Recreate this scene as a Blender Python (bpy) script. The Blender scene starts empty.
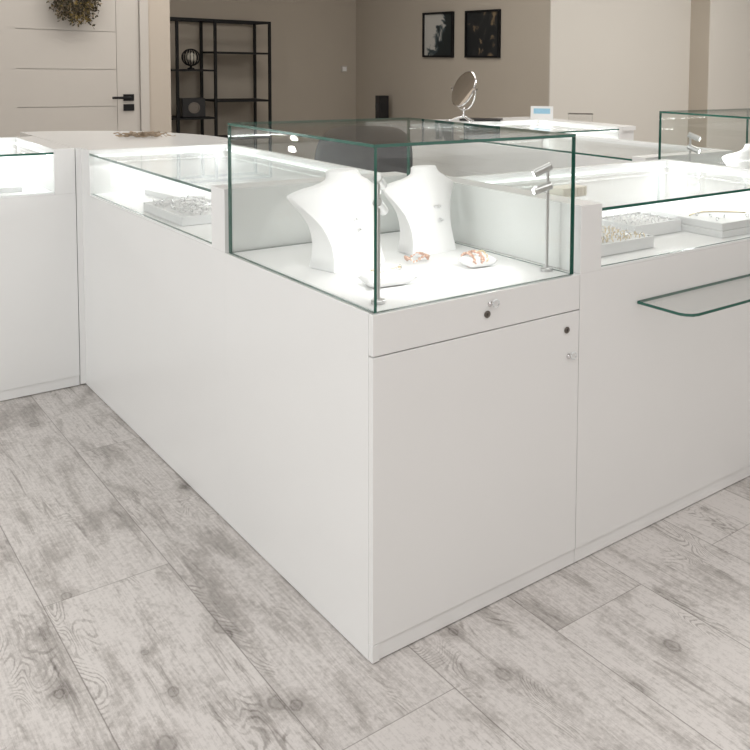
import bpy, bmesh, math, random
from mathutils import Vector, Matrix, Euler
random.seed(7)
PI = math.pi
sc = bpy.context.scene
C = sc.collection

# ---------------------------------------------------------------- camera, world, lights, exposure
cam = bpy.data.cameras.new('camera')
camo = bpy.data.objects.new('camera', cam); C.objects.link(camo)
_r = Vector((0.72546061, -0.68801785, 0.01839415)); _u = Vector((0.03459616, 0.06314453, 0.99740457))
_f = Vector((0.68739364, 0.72294136, -0.06961164))
M = Matrix((( _r.x, _u.x, -_f.x, -0.9389), (_r.y, _u.y, -_f.y, -1.6619), (_r.z, _u.z, -_f.z, 1.3043), (0, 0, 0, 1)))
camo.matrix_world = M
cam.sensor_width = 36; cam.lens = 893.2458 / 750 * 36
cam.shift_x = (375 - 596.562) / 750; cam.shift_y = (129.257 - 375) / 750
cam.clip_start = .05; cam.clip_end = 60
sc.camera = camo

w = bpy.data.worlds.new('world'); sc.world = w; w.use_nodes = True
w.node_tree.nodes['Background'].inputs[0].default_value = (1, .98, .95, 1)
w.node_tree.nodes['Background'].inputs[1].default_value = .5

def area(name, loc, target, sx, sy, power, col=(1, 1, 1)):
    l = bpy.data.lights.new(name, 'AREA'); l.shape = 'RECTANGLE'; l.size = sx; l.size_y = sy
    l.energy = power; l.color = col
    o = bpy.data.objects.new(name, l); C.objects.link(o); o.location = loc
    o.rotation_euler = (Vector(target) - Vector(loc)).to_track_quat('-Z', 'Y').to_euler()
    return o
area('daylight_from_shop_front', (-3.6, .3, 1.6), (0, .8, .6), 3.4, 2.4, 64, (.97, .995, 1))
area('ceiling_fill_front', (-.6, -1.8, 2.84), (-.6, -1.8, 0), 3.4, 2.0, 43, (1, .985, .975))  # added overhead fill for even light; no panel fixture is built
area('daylight_behind_camera', (2.4, -4.4, 1.7), (1.6, 0, .5), 4.5, 2.4, 27, (1, .975, .965))
area('ceiling_fill_middle', (1.4, 1.2, 2.84), (1.4, 1.2, 0), 2.0, 1.2, 24, (1, .98, .95))  # added fill above the counters, not a fixture
area('ceiling_fill_right', (4.4, 1.6, 2.84), (4.4, 1.9, 0), 1.6, 1.8, 66, (1, .97, .92))  # fill added to brighten the right-hand walls
area('ceiling_fill_back', (1.2, 4.0, 2.84), (1.2, 4.1, 0), 2.4, .9, 34, (1, .96, .9))  # fill added to lift the back of the room

sc.view_settings.view_transform = 'Standard'
sc.view_settings.look = 'None'
sc.view_settings.exposure = 0.0
sc.view_settings.gamma = 1
sc.view_settings.use_curve_mapping = False
try:
    sc.cycles.max_bounces = 14; sc.cycles.diffuse_bounces = 5; sc.cycles.transparent_max_bounces = 40
    sc.cycles.glossy_bounces = 6; sc.cycles.use_denoising = True; sc.cycles.sample_clamp_indirect = 6
    sc.cycles.caustics_reflective = False
except Exception:
    pass

# ---------------------------------------------------------------- materials
MATS = {}
def pmat(name, col, rough=.5, metal=0, spec=.5, emis=None, es=0, noise=0, nscale=8, bump=0, bscale=200, coat=0):
    m = bpy.data.materials.new(name); m.use_nodes = True
    nt = m.node_tree; b = nt.nodes['Principled BSDF']
    b.inputs['Base Color'].default_value = (*col, 1)
    b.inputs['Roughness'].default_value = rough; b.inputs['Metallic'].default_value = metal
    b.inputs['Specular IOR Level'].default_value = spec
    b.inputs['Coat Weight'].default_value = coat
    if emis:
        b.inputs['Emission Color'].default_value = (*emis, 1); b.inputs['Emission Strength'].default_value = es
    if noise:
        tc = nt.nodes.new('ShaderNodeTexCoord'); n = nt.nodes.new('ShaderNodeTexNoise')
        n.inputs['Scale'].default_value = nscale; n.inputs['Detail'].default_value = 5
        nt.links.new(tc.outputs['Object'], n.inputs['Vector'])
        mr = nt.nodes.new('ShaderNodeMapRange'); mr.inputs['To Min'].default_value = 1 - noise; mr.inputs['To Max'].default_value = 1 + noise
        nt.links.new(n.outputs['Fac'], mr.inputs['Value'])
        mx = nt.nodes.new('ShaderNodeVectorMath'); mx.operation = 'SCALE'; mx.inputs[0].default_value = col
        nt.links.new(mr.outputs['Result'], mx.inputs['Scale']); nt.links.new(mx.outputs['Vector'], b.inputs['Base Color'])
    if bump:
        tc = nt.nodes.new('ShaderNodeTexCoord'); n = nt.nodes.new('ShaderNodeTexNoise')
        n.inputs['Scale'].default_value = bscale
        nt.links.new(tc.outputs['Object'], n.inputs['Vector'])
        bp = nt.nodes.new('ShaderNodeBump'); bp.inputs['Strength'].default_value = bump; bp.inputs['Distance'].default_value = .002
        nt.links.new(n.outputs['Fac'], bp.inputs['Height']); nt.links.new(bp.outputs['Normal'], b.inputs['Normal'])
    MATS[name] = m
    return m
white = pmat('white_lacquer', (.86, .86, .855), .22, spec=.45, noise=.012, nscale=3)
whitein = pmat('white_laminate', (.88, .885, .885), .45, noise=.01)
plaster_taupe = pmat('taupe_plaster', (.47, .42, .355), .85, noise=.03, nscale=2, bump=.15)
plaster_light = pmat('light_plaster', (.68, .65, .60), .85, noise=.02, nscale=2, bump=.15)
doorpaint = pmat('door_paint', (.53, .495, .455), .5, noise=.02)
groove = pmat('door_groove', (.44, .41, .38), .7, noise=.02)
black = pmat('black_metal', (.006, .006, .007), .6, spec=.3, noise=.1)
blackpl = pmat('black_plastic', (.016, .016, .018), .35, noise=.1)
chairfab = pmat('chair_fabric', (.05, .05, .055), .8, noise=.2, nscale=60, bump=.4, bscale=400)
chrome = pmat('chrome', (.82, .82, .83), .08, metal=1, noise=.01)
steel = pmat('brushed_steel', (.62, .62, .62), .28, metal=1, noise=.03)
silver = pmat('silver', (.8, .8, .81), .32, metal=.85, noise=.05)
gold = pmat('gold', (.80, .68, .46), .35, metal=.7, noise=.05)
rose = pmat('rose_gold_bead', (.72, .48, .38), .3, metal=.7, noise=.1)
velvet = pmat('white_leatherette', (.9, .9, .9), .6, noise=.01, bump=.1)
trayw = pmat('white_tray', (.84, .845, .85), .55, noise=.01)
cream = pmat('cream_card', (.80, .77, .68), .7, noise=.05, nscale=30)
twig = pmat('dried_twig', (.36, .28, .20), .8, noise=.3, nscale=60)
leafd = pmat('dried_leaf', (.05, .04, .018), .7, noise=.5, nscale=40)
leafy = pmat('dried_flower', (.24, .17, .05), .7, noise=.4, nscale=40)
edge = pmat('glass_edge', (.022, .115, .085), .12, spec=.7, noise=.15, nscale=30)
led = pmat('led_light', (1, 1, 1), .5, emis=(.95, 1, .98), es=3)
lens = pmat('spot_lens', (1, 1, 1), .5, emis=(1, .99, .96), es=12)
clearpl = pmat('clear_plastic', (.8, .83, .84), .1)
bluescr = pmat('pale_blue_print', (.35, .62, .80), .5, noise=.15, nscale=60)
ceilm = pmat('ceiling_paint', (.8, .79, .77), .9, noise=.01)
mirrorm = pmat('mirror_silvering', (.78, .76, .74), .02, metal=1, noise=.005)
lockm = pmat('dark_nickel', (.22, .2, .18), .35, metal=1, noise=.2, nscale=300)

def glassmat(name, tint=(.99, .997, .993), f0=.03):
    m = bpy.data.materials.new(name); m.use_nodes = True; nt = m.node_tree
    nt.nodes.remove(nt.nodes['Principled BSDF']); out = nt.nodes['Material Output']
    tr = nt.nodes.new('ShaderNodeBsdfTransparent'); tr.inputs[0].default_value = (*tint, 1)
    gl = nt.nodes.new('ShaderNodeBsdfGlossy'); gl.inputs['Roughness'].default_value = .0
    lw = nt.nodes.new('ShaderNodeLayerWeight'); lw.inputs['Blend'].default_value = .5
    pw = nt.nodes.new('ShaderNodeMath'); pw.operation = 'POWER'; pw.inputs[1].default_value = 5
    nt.links.new(lw.outputs['Facing'], pw.inputs[0])
    ma = nt.nodes.new('ShaderNodeMath'); ma.operation = 'MULTIPLY_ADD'; ma.inputs[1].default_value = .65; ma.inputs[2].default_value = f0
    nt.links.new(pw.outputs[0], ma.inputs[0])
    mx = nt.nodes.new('ShaderNodeMixShader')
    nt.links.new(ma.outputs[0], mx.inputs[0]); nt.links.new(tr.outputs[0], mx.inputs[1]); nt.links.new(gl.outputs[0], mx.inputs[2])
    nt.links.new(mx.outputs[0], out.inputs['Surface'])
    return m
glass = glassmat('clear_glass')
glass_thin = glassmat('clear_acrylic', (.99, .99, .99), .03)

# floor: weathered wooden planks
def floor_material():
    m = bpy.data.materials.new('weathered_plank_floor'); m.use_nodes = True
    nt = m.node_tree; N = nt.nodes; L = nt.links; b = N['Principled BSDF']
    def math_(op, a, b_=None, c=None, clamp=False):
        n = N.new('ShaderNodeMath'); n.operation = op; n.use_clamp = clamp
        for i, v in enumerate((a, b_, c)):
            if v is None: continue
            if isinstance(v, (int, float)): n.inputs[i].default_value = v
            else: L.new(v, n.inputs[i])
        return n.outputs[0]
    def comb(x, y, z):
        n = N.new('ShaderNodeCombineXYZ')
        for i, v in enumerate((x, y, z)):
            if isinstance(v, (int, float)): n.inputs[i].default_value = v
            else: L.new(v, n.inputs[i])
        return n.outputs[0]
    def noise(vec, scale=1, detail=4, rough=.55, dist=0):
        n = N.new('ShaderNodeTexNoise'); n.inputs['Scale'].default_value = scale; n.inputs['Detail'].default_value = detail
        n.inputs['Roughness'].default_value = rough; n.inputs['Distortion'].default_value = dist
        L.new(vec, n.inputs['Vector']); return n.outputs['Fac']
    def mapr(v, a, b_, c, d, smooth=False):
        n = N.new('ShaderNodeMapRange'); n.clamp = True
        if smooth: n.interpolation_type = 'SMOOTHSTEP'
        for k, val in zip(('From Min', 'From Max', 'To Min', 'To Max'), (a, b_, c, d)): n.inputs[k].default_value = val
        L.new(v, n.inputs['Value']); return n.outputs['Result']
    geo = N.new('ShaderNodeNewGeometry'); sp = N.new('ShaderNodeSeparateXYZ'); L.new(geo.outputs['Position'], sp.inputs[0])
    x, y = sp.outputs[0], sp.outputs[1]
    u = math_('DIVIDE', math_('ADD', x, .19), .2825)
    i = math_('FLOOR', u); fu = math_('FRACT', u)
    par = math_('FRACT', math_('MULTIPLY', i, .5))
    v = math_('ADD', math_('DIVIDE', math_('ADD', y, .17), 1.763), math_('ADD', par, .004))
    j = math_('FLOOR', v); fv = math_('FRACT', v)
    wn = N.new('ShaderNodeTexWhiteNoise'); wn.noise_dimensions = '2D'; L.new(comb(i, j, 0), wn.inputs['Vector'])
    rsp = N.new('ShaderNodeSeparateColor'); L.new(wn.outputs['Color'], rsp.inputs[0])
    r1, r2, r3 = rsp.outputs
    ox = math_('MULTIPLY', r1, 37.); oy = math_('MULTIPLY', r2, 53.)
    X = math_('ADD', x, ox); Y = math_('ADD', y, oy)
    # patches
    n1 = noise(comb(math_('MULTIPLY', X, 5.5), math_('MULTIPLY', Y, 1.9), 0), 1, 5, .6, .6)
    n2 = noise(comb(math_('MULTIPLY', X, 15), math_('MULTIPLY', Y, 4.5), 3), 1, 6, .65, .5)
    # cathedral contours
    nc = noise(comb(math_('MULTIPLY', X, 7.5), math_('MULTIPLY', Y, 2.0), 7), 1, 2, .5, .35)
    wob = noise(comb(math_('MULTIPLY', X, 55), math_('MULTIPLY', Y, 14), 2), 1, 5, .7)
    cont = math_('SINE', math_('ADD', math_('MULTIPLY', nc, 260), math_('MULTIPLY', wob, 8.0)))
    cont = mapr(cont, .1, 1, 0, 1, True)
    cm = mapr(noise(comb(math_('MULTIPLY', X, 6.5), math_('MULTIPLY', Y, 1.8), 11), 1, 4, .6), .53, .66, 0, 1, True)
    lines = math_('MULTIPLY', cont, cm)
    # fine fibre
    nf = noise(comb(math_('MULTIPLY', X, 190), math_('MULTIPLY', Y, 7), 0), 1, 4, .7)
    nfm = noise(comb(math_('MULTIPLY', X, 90), math_('MULTIPLY', Y, 60), 0), 1, 6, .75)
    # knots
    vo = N.new('ShaderNodeTexVoronoi'); vo.inputs['Scale'].default_value = 1; vo.feature = 'F1'; vo.voronoi_dimensions = '2D'
    L.new(comb(math_('MULTIPLY', X, 5.4), math_('MULTIPLY', Y, 3.4), 0), vo.inputs['Vector'])
    kd = math_('ADD', vo.outputs['Distance'], math_('MULTIPLY', math_('SUBTRACT', wob, .5), .09))
    vsp = N.new('ShaderNodeSeparateColor'); L.new(vo.outputs['Color'], vsp.inputs[0])
    ksel = mapr(vsp.outputs[0], .50, .54, 0, 1)
    ksize = math_('MULTIPLY_ADD', vsp.outputs[1], .055, .028)
    krel = math_('DIVIDE', kd, ksize)
    knot = math_('MULTIPLY', mapr(krel, .2, 1.15, .75, .0, True), ksel)
    kring = math_('MULTIPLY', math_('MULTIPLY', mapr(math_('ABSOLUTE', math_('SUBTRACT', krel, 1.0)), 0, .35, 1, 0, True), ksel), .6)
    khalo = math_('MULTIPLY', mapr(krel, 1, 4.2, 1, 0, True), ksel)
    dark = math_('ADD', math_('MULTIPLY', mapr(n1, .50, .72, 0, 1, True), .30), math_('MULTIPLY', mapr(n2, .48, .78, 0, 1, True), .30))
    dark = math_('ADD', dark, math_('MULTIPLY', lines, .30))
    dark = math_('ADD', dark, math_('MULTIPLY', knot, .26)); dark = math_('ADD', dark, math_('MULTIPLY', kring, .42))
    dark = math_('ADD', dark, math_('MULTIPLY', khalo, .16))
    st_ = noise(comb(math_('MULTIPLY', X, 62), math_('MULTIPLY', Y, 3.6), 5), 1, 5, .7, .8)
    stm = mapr(noise(comb(math_('MULTIPLY', X, 8), math_('MULTIPLY', Y, 1.6), 21), 1, 3, .6), .42, .62, 0, 1, True)
    dark = math_('ADD', dark, math_('MULTIPLY', math_('MULTIPLY', mapr(st_, .5, .72, 0, 1, True), stm), .42))
    cr_ = noise(comb(math_('MULTIPLY', X, 28), math_('MULTIPLY', Y, 22), 9), 1, 8, .8, .4)
    dark = math_('ADD', dark, math_('MULTIPLY', mapr(cr_, .56, .74, 0, 1, True), .26))
    dark = math_('ADD', dark, math_('MULTIPLY', math_('SUBTRACT', nf, .5), .60))
    dark = math_('ADD', dark, math_('MULTIPLY', math_('SUBTRACT', nfm, .5), .75))
    dark = math_('ADD', dark, math_('MULTIPLY', math_('SUBTRACT', r3, .5), .12), None)
    dark = math_('MAXIMUM', math_('MINIMUM', dark, 1.0), -.12)
    dark = math_('MULTIPLY_ADD', dark, 1.22, .0)
    # seams
    eu = math_('MULTIPLY', math_('MINIMUM', fu, math_('SUBTRACT', 1, fu)), .2825)
    ev = math_('MULTIPLY', math_('MINIMUM', fv, math_('SUBTRACT', 1, fv)), 1.763)
    ed = math_('MINIMUM', eu, ev)
    seam = mapr(ed, .0004, .0019, 1, 0, True)
    cr = N.new('ShaderNodeValToRGB'); e = cr.color_ramp.elements
    e[0].position = 0; e[0].color = (.70, .665, .645, 1)
    e[1].position = 1; e[1].color = (.17, .15, .138, 1)
    k = e.new(.35); k.color = (.45, .42, .40, 1)
    L.new(math_('ADD', dark, .02), cr.inputs[0])
    mx = N.new('ShaderNodeMix'); mx.data_type = 'RGBA'; L.new(math_('MULTIPLY', seam, .62), mx.inputs[0])
    L.new(cr.outputs[0], mx.inputs[6]); mx.inputs[7].default_value = (.16, .14, .125, 1)
    L.new(mx.outputs[2], b.inputs['Base Color'])
    b.inputs['Roughness'].default_value = .5
    b.inputs['Specular IOR Level'].default_value = .35
    bp = N.new('ShaderNodeBump'); bp.inputs['Strength'].default_value = .25; bp.inputs['Distance'].default_value = .001
    L.new(math_('SUBTRACT', math_('MULTIPLY', dark, -1), math_('MULTIPLY', seam, 2)), bp.inputs['Height']); L.new(bp.outputs[0], b.inputs['Normal'])
    return m
floorm = floor_material()

def picture_material(name, seed, lo, mid, hi, a, c, splitx):
    m = bpy.data.materials.new(name); m.use_nodes = True; nt = m.node_tree; N = nt.nodes; L = nt.links; b = N['Principled BSDF']
    tc = N.new('ShaderNodeTexCoord'); mp = N.new('ShaderNodeMapping'); L.new(tc.outputs['Object'], mp.inputs[0])
    mp.inputs['Location'].default_value = (seed, seed * 2, seed)
    n = N.new('ShaderNodeTexNoise'); n.inputs['Scale'].default_value = 5.5; n.inputs['Detail'].default_value = 7; n.inputs['Distortion'].default_value = 1.2
    L.new(mp.outputs[0], n.inputs['Vector'])
    sp = N.new('ShaderNodeSeparateXYZ'); L.new(tc.outputs['Object'], sp.inputs[0])
    ad = N.new('ShaderNodeMath'); ad.operation = 'MULTIPLY_ADD'; L.new(sp.outputs[1], ad.inputs[0]); ad.inputs[1].default_value = splitx
    L.new(n.outputs['Fac'], ad.inputs[2])
    az = N.new('ShaderNodeMath'); az.operation = 'MULTIPLY_ADD'; L.new(sp.outputs[2], az.inputs[0]); az.inputs[1].default_value = splitx * .5; L.new(ad.outputs[0], az.inputs[2])
    cr = N.new('ShaderNodeValToRGB'); e = cr.color_ramp.elements
    e[0].position = a; e[0].color = (*lo, 1); e[1].position = c; e[1].color = (*hi, 1); k = e.new((a + c) / 2); k.color = (*mid, 1)
    L.new(az.outputs[0], cr.inputs[0]); L.new(cr.outputs[0], b.inputs['Base Color']); b.inputs['Roughness'].default_value = .5
    return m
art1 = picture_material('ink_cloud_print', 3.1, (.012, .018, .02), (.05, .075, .085), (.5, .49, .46), .46, .60, 1.1)
art2 = picture_material('golden_smoke_print', 8.7, (.01, .012, .014), (.02, .022, .024), (.32, .23, .13), .45, .68, 0)

# ---------------------------------------------------------------- geometry helpers
def link_mesh(name, bm, mats, parent=None, loc=None, smooth=False, bevel=0, recalc=True):
    if recalc: bmesh.ops.recalc_face_normals(bm, faces=bm.faces)
    me = bpy.data.meshes.new(name); bm.to_mesh(me); bm.free()
    for mm in (mats if isinstance(mats, (list, tuple)) else [mats]): me.materials.append(mm)
    if smooth:
        for p in me.polygons: p.use_smooth = True
    o = bpy.data.objects.new(name, me); C.objects.link(o)
    if parent: o.parent = parent
    if loc: o.location = loc
    if bevel:
        md = o.modifiers.new('bevel', 'BEVEL'); md.width = bevel; md.segments = 2; md.limit_method = 'ANGLE'
    return o
def empty(name, loc, rz=0):
    o = bpy.data.objects.new(name, None); C.objects.link(o); o.location = loc; o.rotation_euler = (0, 0, rz); o.empty_display_size = .05
    return o
def tag(o, label, cat, group=None, kind=None):
    if label: o['label'] = label
    if cat: o['category'] = cat
    if group: o['group'] = group
    if kind: o['kind'] = kind
    return o
def box(bm, x0, x1, y0, y1, z0, z1, mat=0):
    vs = [bm.verts.new(p) for p in ((x0, y0, z0), (x1, y0, z0), (x1, y1, z0), (x0, y1, z0), (x0, y0, z1), (x1, y0, z1), (x1, y1, z1), (x0, y1, z1))]
    fs = [bm.faces.new([vs[k] for k in f]) for f in ((3, 2, 1, 0), (4, 5, 6, 7), (0, 1, 5, 4), (1, 2, 6, 5), (2, 3, 7, 6), (3, 0, 4, 7))]
    for f in fs: f.material_index = mat
    return fs
def bbox(x0, x1, y0, y1, z0, z1):
    bm = bmesh.new(); box(bm, x0, x1, y0, y1, z0, z1); return bm
def boxpart(name, dims, mat, parent, off=(0, 0, 0), bevel=.0012):
    x0, x1, y0, y1, z0, z1 = dims; ox, oy, oz = off
    return link_mesh(name, bbox(x0 - ox, x1 - ox, y0 - oy, y1 - oy, z0 - oz, z1 - oz), mat, parent, bevel=bevel)
def pane(name, dims, parent, off=(0, 0, 0)):
    # a glass sheet: clear on its two broad faces, green at its edges
    x0, x1, y0, y1, z0, z1 = dims; ox, oy, oz = off
    d = (x1 - x0, y1 - y0, z1 - z0); thin = d.index(min(d))
    bm = bmesh.new(); fs = box(bm, x0 - ox, x1 - ox, y0 - oy, y1 - oy, z0 - oz, z1 - oz)
    axis_of = (2, 2, 1, 0, 1, 0)
    for f, a in zip(fs, axis_of): f.material_index = 0 if a == thin else 1
    return link_mesh(name, bm, [glass, edge], parent)
def prism(outline, z0, z1):
    bm = bmesh.new(); n = len(outline)
    a = [bm.verts.new((x, y, z0)) for x, y in outline]; b = [bm.verts.new((x, y, z1)) for x, y in outline]
    bm.faces.new(a[::-1]); bm.faces.new(b)
    for i in range(n): bm.faces.new((a[i], a[(i + 1) % n], b[(i + 1) % n], b[i]))
    return bm
def tube(bm, pts, r, seg=8, closed=False, caps=True):
    pts = [Vector(p) for p in pts]; n = len(pts); rings = []
    rr = r if isinstance(r, (list, tuple)) else [r] * n
    for i, p in enumerate(pts):
        if closed: t = pts[(i + 1) % n] - pts[i - 1]
        else: t = pts[min(i + 1, n - 1)] - pts[max(i - 1, 0)]
        t.normalize()
        a = Vector((0, 0, 1)) if abs(t.z) < .9 else Vector((1, 0, 0))
        u = t.cross(a).normalized(); v = t.cross(u)
        rings.append([bm.verts.new(p + (u * math.cos(2 * PI * k / seg) + v * math.sin(2 * PI * k / seg)) * rr[i]) for k in range(seg)])
    for i in range(n if closed else n - 1):
        A, B = rings[i], rings[(i + 1) % n]
        for k in range(seg): bm.faces.new((A[k], A[(k + 1) % seg], B[(k + 1) % seg], B[k]))
    if not closed and caps:
        bm.faces.new(rings[0][::-1]); bm.faces.new(rings[-1])
    return bm
def lathe(bm, prof, seg=24, cx=0, cy=0, cz=0):
    rings = []
    for r, z in prof:
        rings.append([bm.verts.new((cx + max(r, 1e-4) * math.cos(2 * PI * k / seg), cy + max(r, 1e-4) * math.sin(2 * PI * k / seg), cz + z)) for k in range(seg)])
    for A, B in zip(rings, rings[1:]):
        for k in range(seg): bm.faces.new((A[k], A[(k + 1) % seg], B[(k + 1) % seg], B[k]))
    bm.faces.new(rings[0][::-1]); bm.faces.new(rings[-1])
    return bm
def copy_tree(o, parent=None):
    c = o.copy(); C.objects.link(c); c.parent = parent
    for ch in list(o.children): copy_tree(ch, c)
    return c

# ---------------------------------------------------------------- room shell
def struct(name, bm, m, **k):
    o = link_mesh(name, bm, m, **k); o['kind'] = 'structure'; return o
struct('floor', bbox(-4.5, 8.5, -5.2, 7.2, -.05, 0), floorm)
struct('ceiling', bbox(-4.5, 8.5, -5.2, 7.2, 2.9, 2.98), ceilm)
struct('wall_front', bbox(-4.5, 8.5, -5.3, -5.2, 0, 2.9), plaster_light)
struct('wall_left', bbox(-4.6, -4.5, -5.2, 5.0, 0, 2.9), plaster_light)
# wall with the door: solid wall with an opening made of three pieces joined into one mesh
bm = bmesh.new()
box(bm, -4.5, .13, 5.0, 5.12, 0, 2.9); box(bm, 1.085, 1.231, 5.0, 5.12, 0, 2.9); box(bm, .13, 1.085, 5.0, 5.12, 2.12, 2.9)
struct('wall_door_side', bm, plaster_taupe2 if 'plaster_taupe2' in globals() else pmat('warm_plaster', (.50, .44, .375), .85, noise=.02, nscale=2))
struct('wall_recess_side', bbox(1.13, 1.231, 5.12, 6.9, 0, 2.9), plaster_taupe)
struct('wall_back', bbox(1.13, 3.8, 6.9, 7.0, 0, 2.9), plaster_taupe)
struct('wall_pictures_side', bbox(3.7, 3.8, 3.777, 6.9, 0, 2.9), plaster_taupe)
struct('wall_step_back', bbox(3.7, 5.492, 3.765, 3.777, 0, 2.9), plaster_light)
struct('wall_step_side', bbox(5.392, 5.492, 3.539, 3.765, 0, 2.9), plaster_taupe)  # darker plaster puts this reveal's shade into its colour
struct('wall_right_back', bbox(5.392, 8.5, 3.527, 3.539, 0, 2.9), plaster_light)
struct('wall_right', bbox(8.5, 8.6, -5.2, 3.539, 0, 2.9), plaster_light)
for nm, d in (('baseboard_back', (1.231, 3.7, 6.885, 6.9, 0, .08)), ('baseboard_pictures', (3.685, 3.7, 3.75, 6.885, 0, .08)), ('baseboard_step', (3.7, 5.392, 3.75, 3.765, 0, .08))):
    struct(nm, bbox(*d), doorpaint)
# casing and door
t = empty('trim_1', (.13, 5, 0)); t['kind'] = 'structure'
for nm, d in (('casing_side', (.08, .13, 4.985, 5.12, 0, 2.12)), ('casing_side', (1.03, 1.085, 4.985, 5.0, 0, 2.12)), ('casing_top', (.08, 1.085, 4.985, 5.0, 2.12, 2.18)), ('jamb', (1.03, 1.085, 5.0, 5.1, 0, 2.12))):
    boxpart(nm, d, doorpaint, t, (.13, 5, 0), bevel=.002)
door = empty('door_1', (.187, 5, 0)); door['kind'] = 'structure'
DO = (.187, 5, 0)
bm = bmesh.new()
# leaf face built of boards so that its grooves are real
box(bm, .137 - .187, 1.027 - .187, .012, .05, .005, 2.115, 1)
xs0, xs1 = .30 - .187, .883 - .187
box(bm, .137 - .187, xs0 + .0, .004, .012, .005, 2.115, 0)
box(bm, xs1 + .003, 1.027 - .187, .004, .012, .005, 2.115, 0)
zz = [.005, .23, .479, .728, .977, 1.226, 1.48, 1.73, 1.98, 2.115]
for a, b_ in zip(zz, zz[1:]): box(bm, xs0, xs1, .004, .012, a + .002, b_ - .002, 0)
link_mesh('leaf', bm, [doorpaint, groove], door)
h = link_mesh('handle_rose', bbox(.922 - .187, .988 - .187, -.006, .004, 1.013, 1.058), black, door)
bm = bmesh.new(); tube(bm, [(.955 - .187, -.006, 1.036), (.955 - .187, -.05, 1.036), (.84 - .187, -.055, 1.036)], .009, 10)
link_mesh('lever', bm, black, h, smooth=False)
link_mesh('lock_rose', bbox(.922 - .187, .988 - .187, -.006, .004, .945, .990), black, door)
# light switch
t = empty('light_switch', (3.56, 6.885, 1.235)); tag(t, 'small white light switch on the taupe back wall right of the black shelf rack', 'light switch')
link_mesh('cover_plate', bbox(-.032, .032, 0, .014, -.032, .032), doorpaint, t, bevel=.003)
link_mesh('rocker', bbox(-.022, .022, -.005, 0, -.022, .022), whitein, t, bevel=.002)

# ---------------------------------------------------------------- cabinets
H1, HD, HG = .95, .7735, 1.134
def feet(root, off, x0, x1, y0, y1):
    for fx in (x0 + .05, x1 - .05):
        for fy in (y0 + .06, y1 - .06):
            bm = bmesh.new(); lathe(bm, [(.02, 0), (.02, .003)], 12, fx - off[0], fy - off[1], 0)
            link_mesh('foot', bm, blackpl, root)

def corner_case(x0, x1, y0, y1, label, flip=False):
    """tall glass box on a white cupboard; front faces -Y"""
    off = (x0, y0, 0); root = empty('corner_display_case', off)
    tag(root, label, 'display case')
    B = .003
    boxpart('plinth', (x0 + .018, x1 - .001, y0 + .004, y0 + .02, B, .042), white, root, off)
    s0, s1 = (x0, x0 + .018), (x1 - .018, x1 - .0005)
    if flip: s0, s1 = (x0 + .0005, x0 + .018), (x1 - .018, x1)
    boxpart('side_panel', (*s0, y0 + .0185, y1 - .0001, B, HD - .0005), white, root, off, 0)
    boxpart('side_panel', (*s1, y0 + .0185, y1 - .0001, B, HD - .0005), white, root, off, 0)
    boxpart('back_panel', (x0 + .018, x1 - .018, y1 - .018, y1 - .001, B, HD - .02), white, root, off)
    d = boxpart('door', (x0, x1 - .001, y0, y0 + .018, .043, .6795), white, root, off)
    boxpart('corner_post', (x0, x0 + .018, y0 + .0, y0 + .018, B, .0425), white, root, off)
    f = boxpart('drawer_front', (x0, x1 - .001, y0, y0 + .018, .6822, HD - .001), white, root, off)
    k = link_mesh('deck', bbox(.0, x1 - x0 - .001, 0, y1 - y0 - .001, HD - .0008, HD + .0), whitein, root)
    k.data.clear_geometry()
    bm = bbox(.0185, x1 - x0 - .0185, .0185, y1 - y0 - .0185, HD - .016, HD + .001); bm.to_mesh(k.data); bm.free()
    # locks
    for par, lx, lz, r, kx, kz in ((f, .298, .722, .0085, .306, .7455), (d, .549, .636, .0085, .556, .567)):
        bm = bmesh.new()
        lathe(bm, [(.0075, 0), (.0085, .001), (.0085, .003), (.0065, .004), (.005, .0032), (.0035, .0032)], 20)
        lk = link_mesh('lock', bm, lockm, par, smooth=False); lk.rotation_euler = (PI / 2, 0, 0); lk.location = (lx, 0, lz)
        link_mesh('keyhole', bbox(-.0007, .0007, -.003, .003, .0034, .0042), blackpl, None, loc=(0, 0, 0)).parent = lk if False else lk
        bm = bmesh.new()
        lathe(bm, [(.0062, 0), (.0062, .002), (.0035, .0025), (.0035, .007)], 16)
        cp = link_mesh('key_stub', bm, chrome, par); cp.rotation_euler = (PI / 2, 0, 0); cp.location = (kx, 0, kz)
        bm = bmesh.new(); tube(bm, [(.004 + .009 + .009 * math.cos(a), -.0075, .009 * math.sin(a)) for a in [i * PI / 8 for i in range(16)]], .0014, 6, closed=True)
        c2 = link_mesh('key_tag', bm, clearpl, par, smooth=True); c2.location = (kx, 0, kz)
    # glass box
    T = .007; g0, g1 = x0 + .006, x1 - .018
    if flip: g0, g1 = x0 + .018, x1 - .006
    yb = y1 - .012; yf = y0 + .006; zb = HD + .0012; zt = HG - T
    hb = H1 + .002
    pane('glass_top', (g0 - .0, g1 + .0, yf, yb, zt, HG), root, off)
    pane('glass_front', (g0 + T, g1, yf, yf + T, zb, zt - .0005), root, off)
    pane('glass_side', (g0, g0 + T, yf, yb, zb, zt - .0005), root, off)
    pane('glass_side', (g1 - T, g1, yf + T, yb - T, zb, zt - .0005), root, off)
    pane('glass_back', (g0 + T, g1 - T, yb - T, yb, zb, zt - .0005), root, off)
    feet(root, off, x0, x1, y0, y1)
    return root
W1, L1 = .593, .805
corner_case(0, W1, 0, L1, 'white corner cabinet with a tall clear glass box, nearest the camera, holding necklace busts')
corner_case(1.662, 2.262, -.06, .745, 'white cabinet with a tall glass box, at the right edge of the picture', flip=True)

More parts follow.
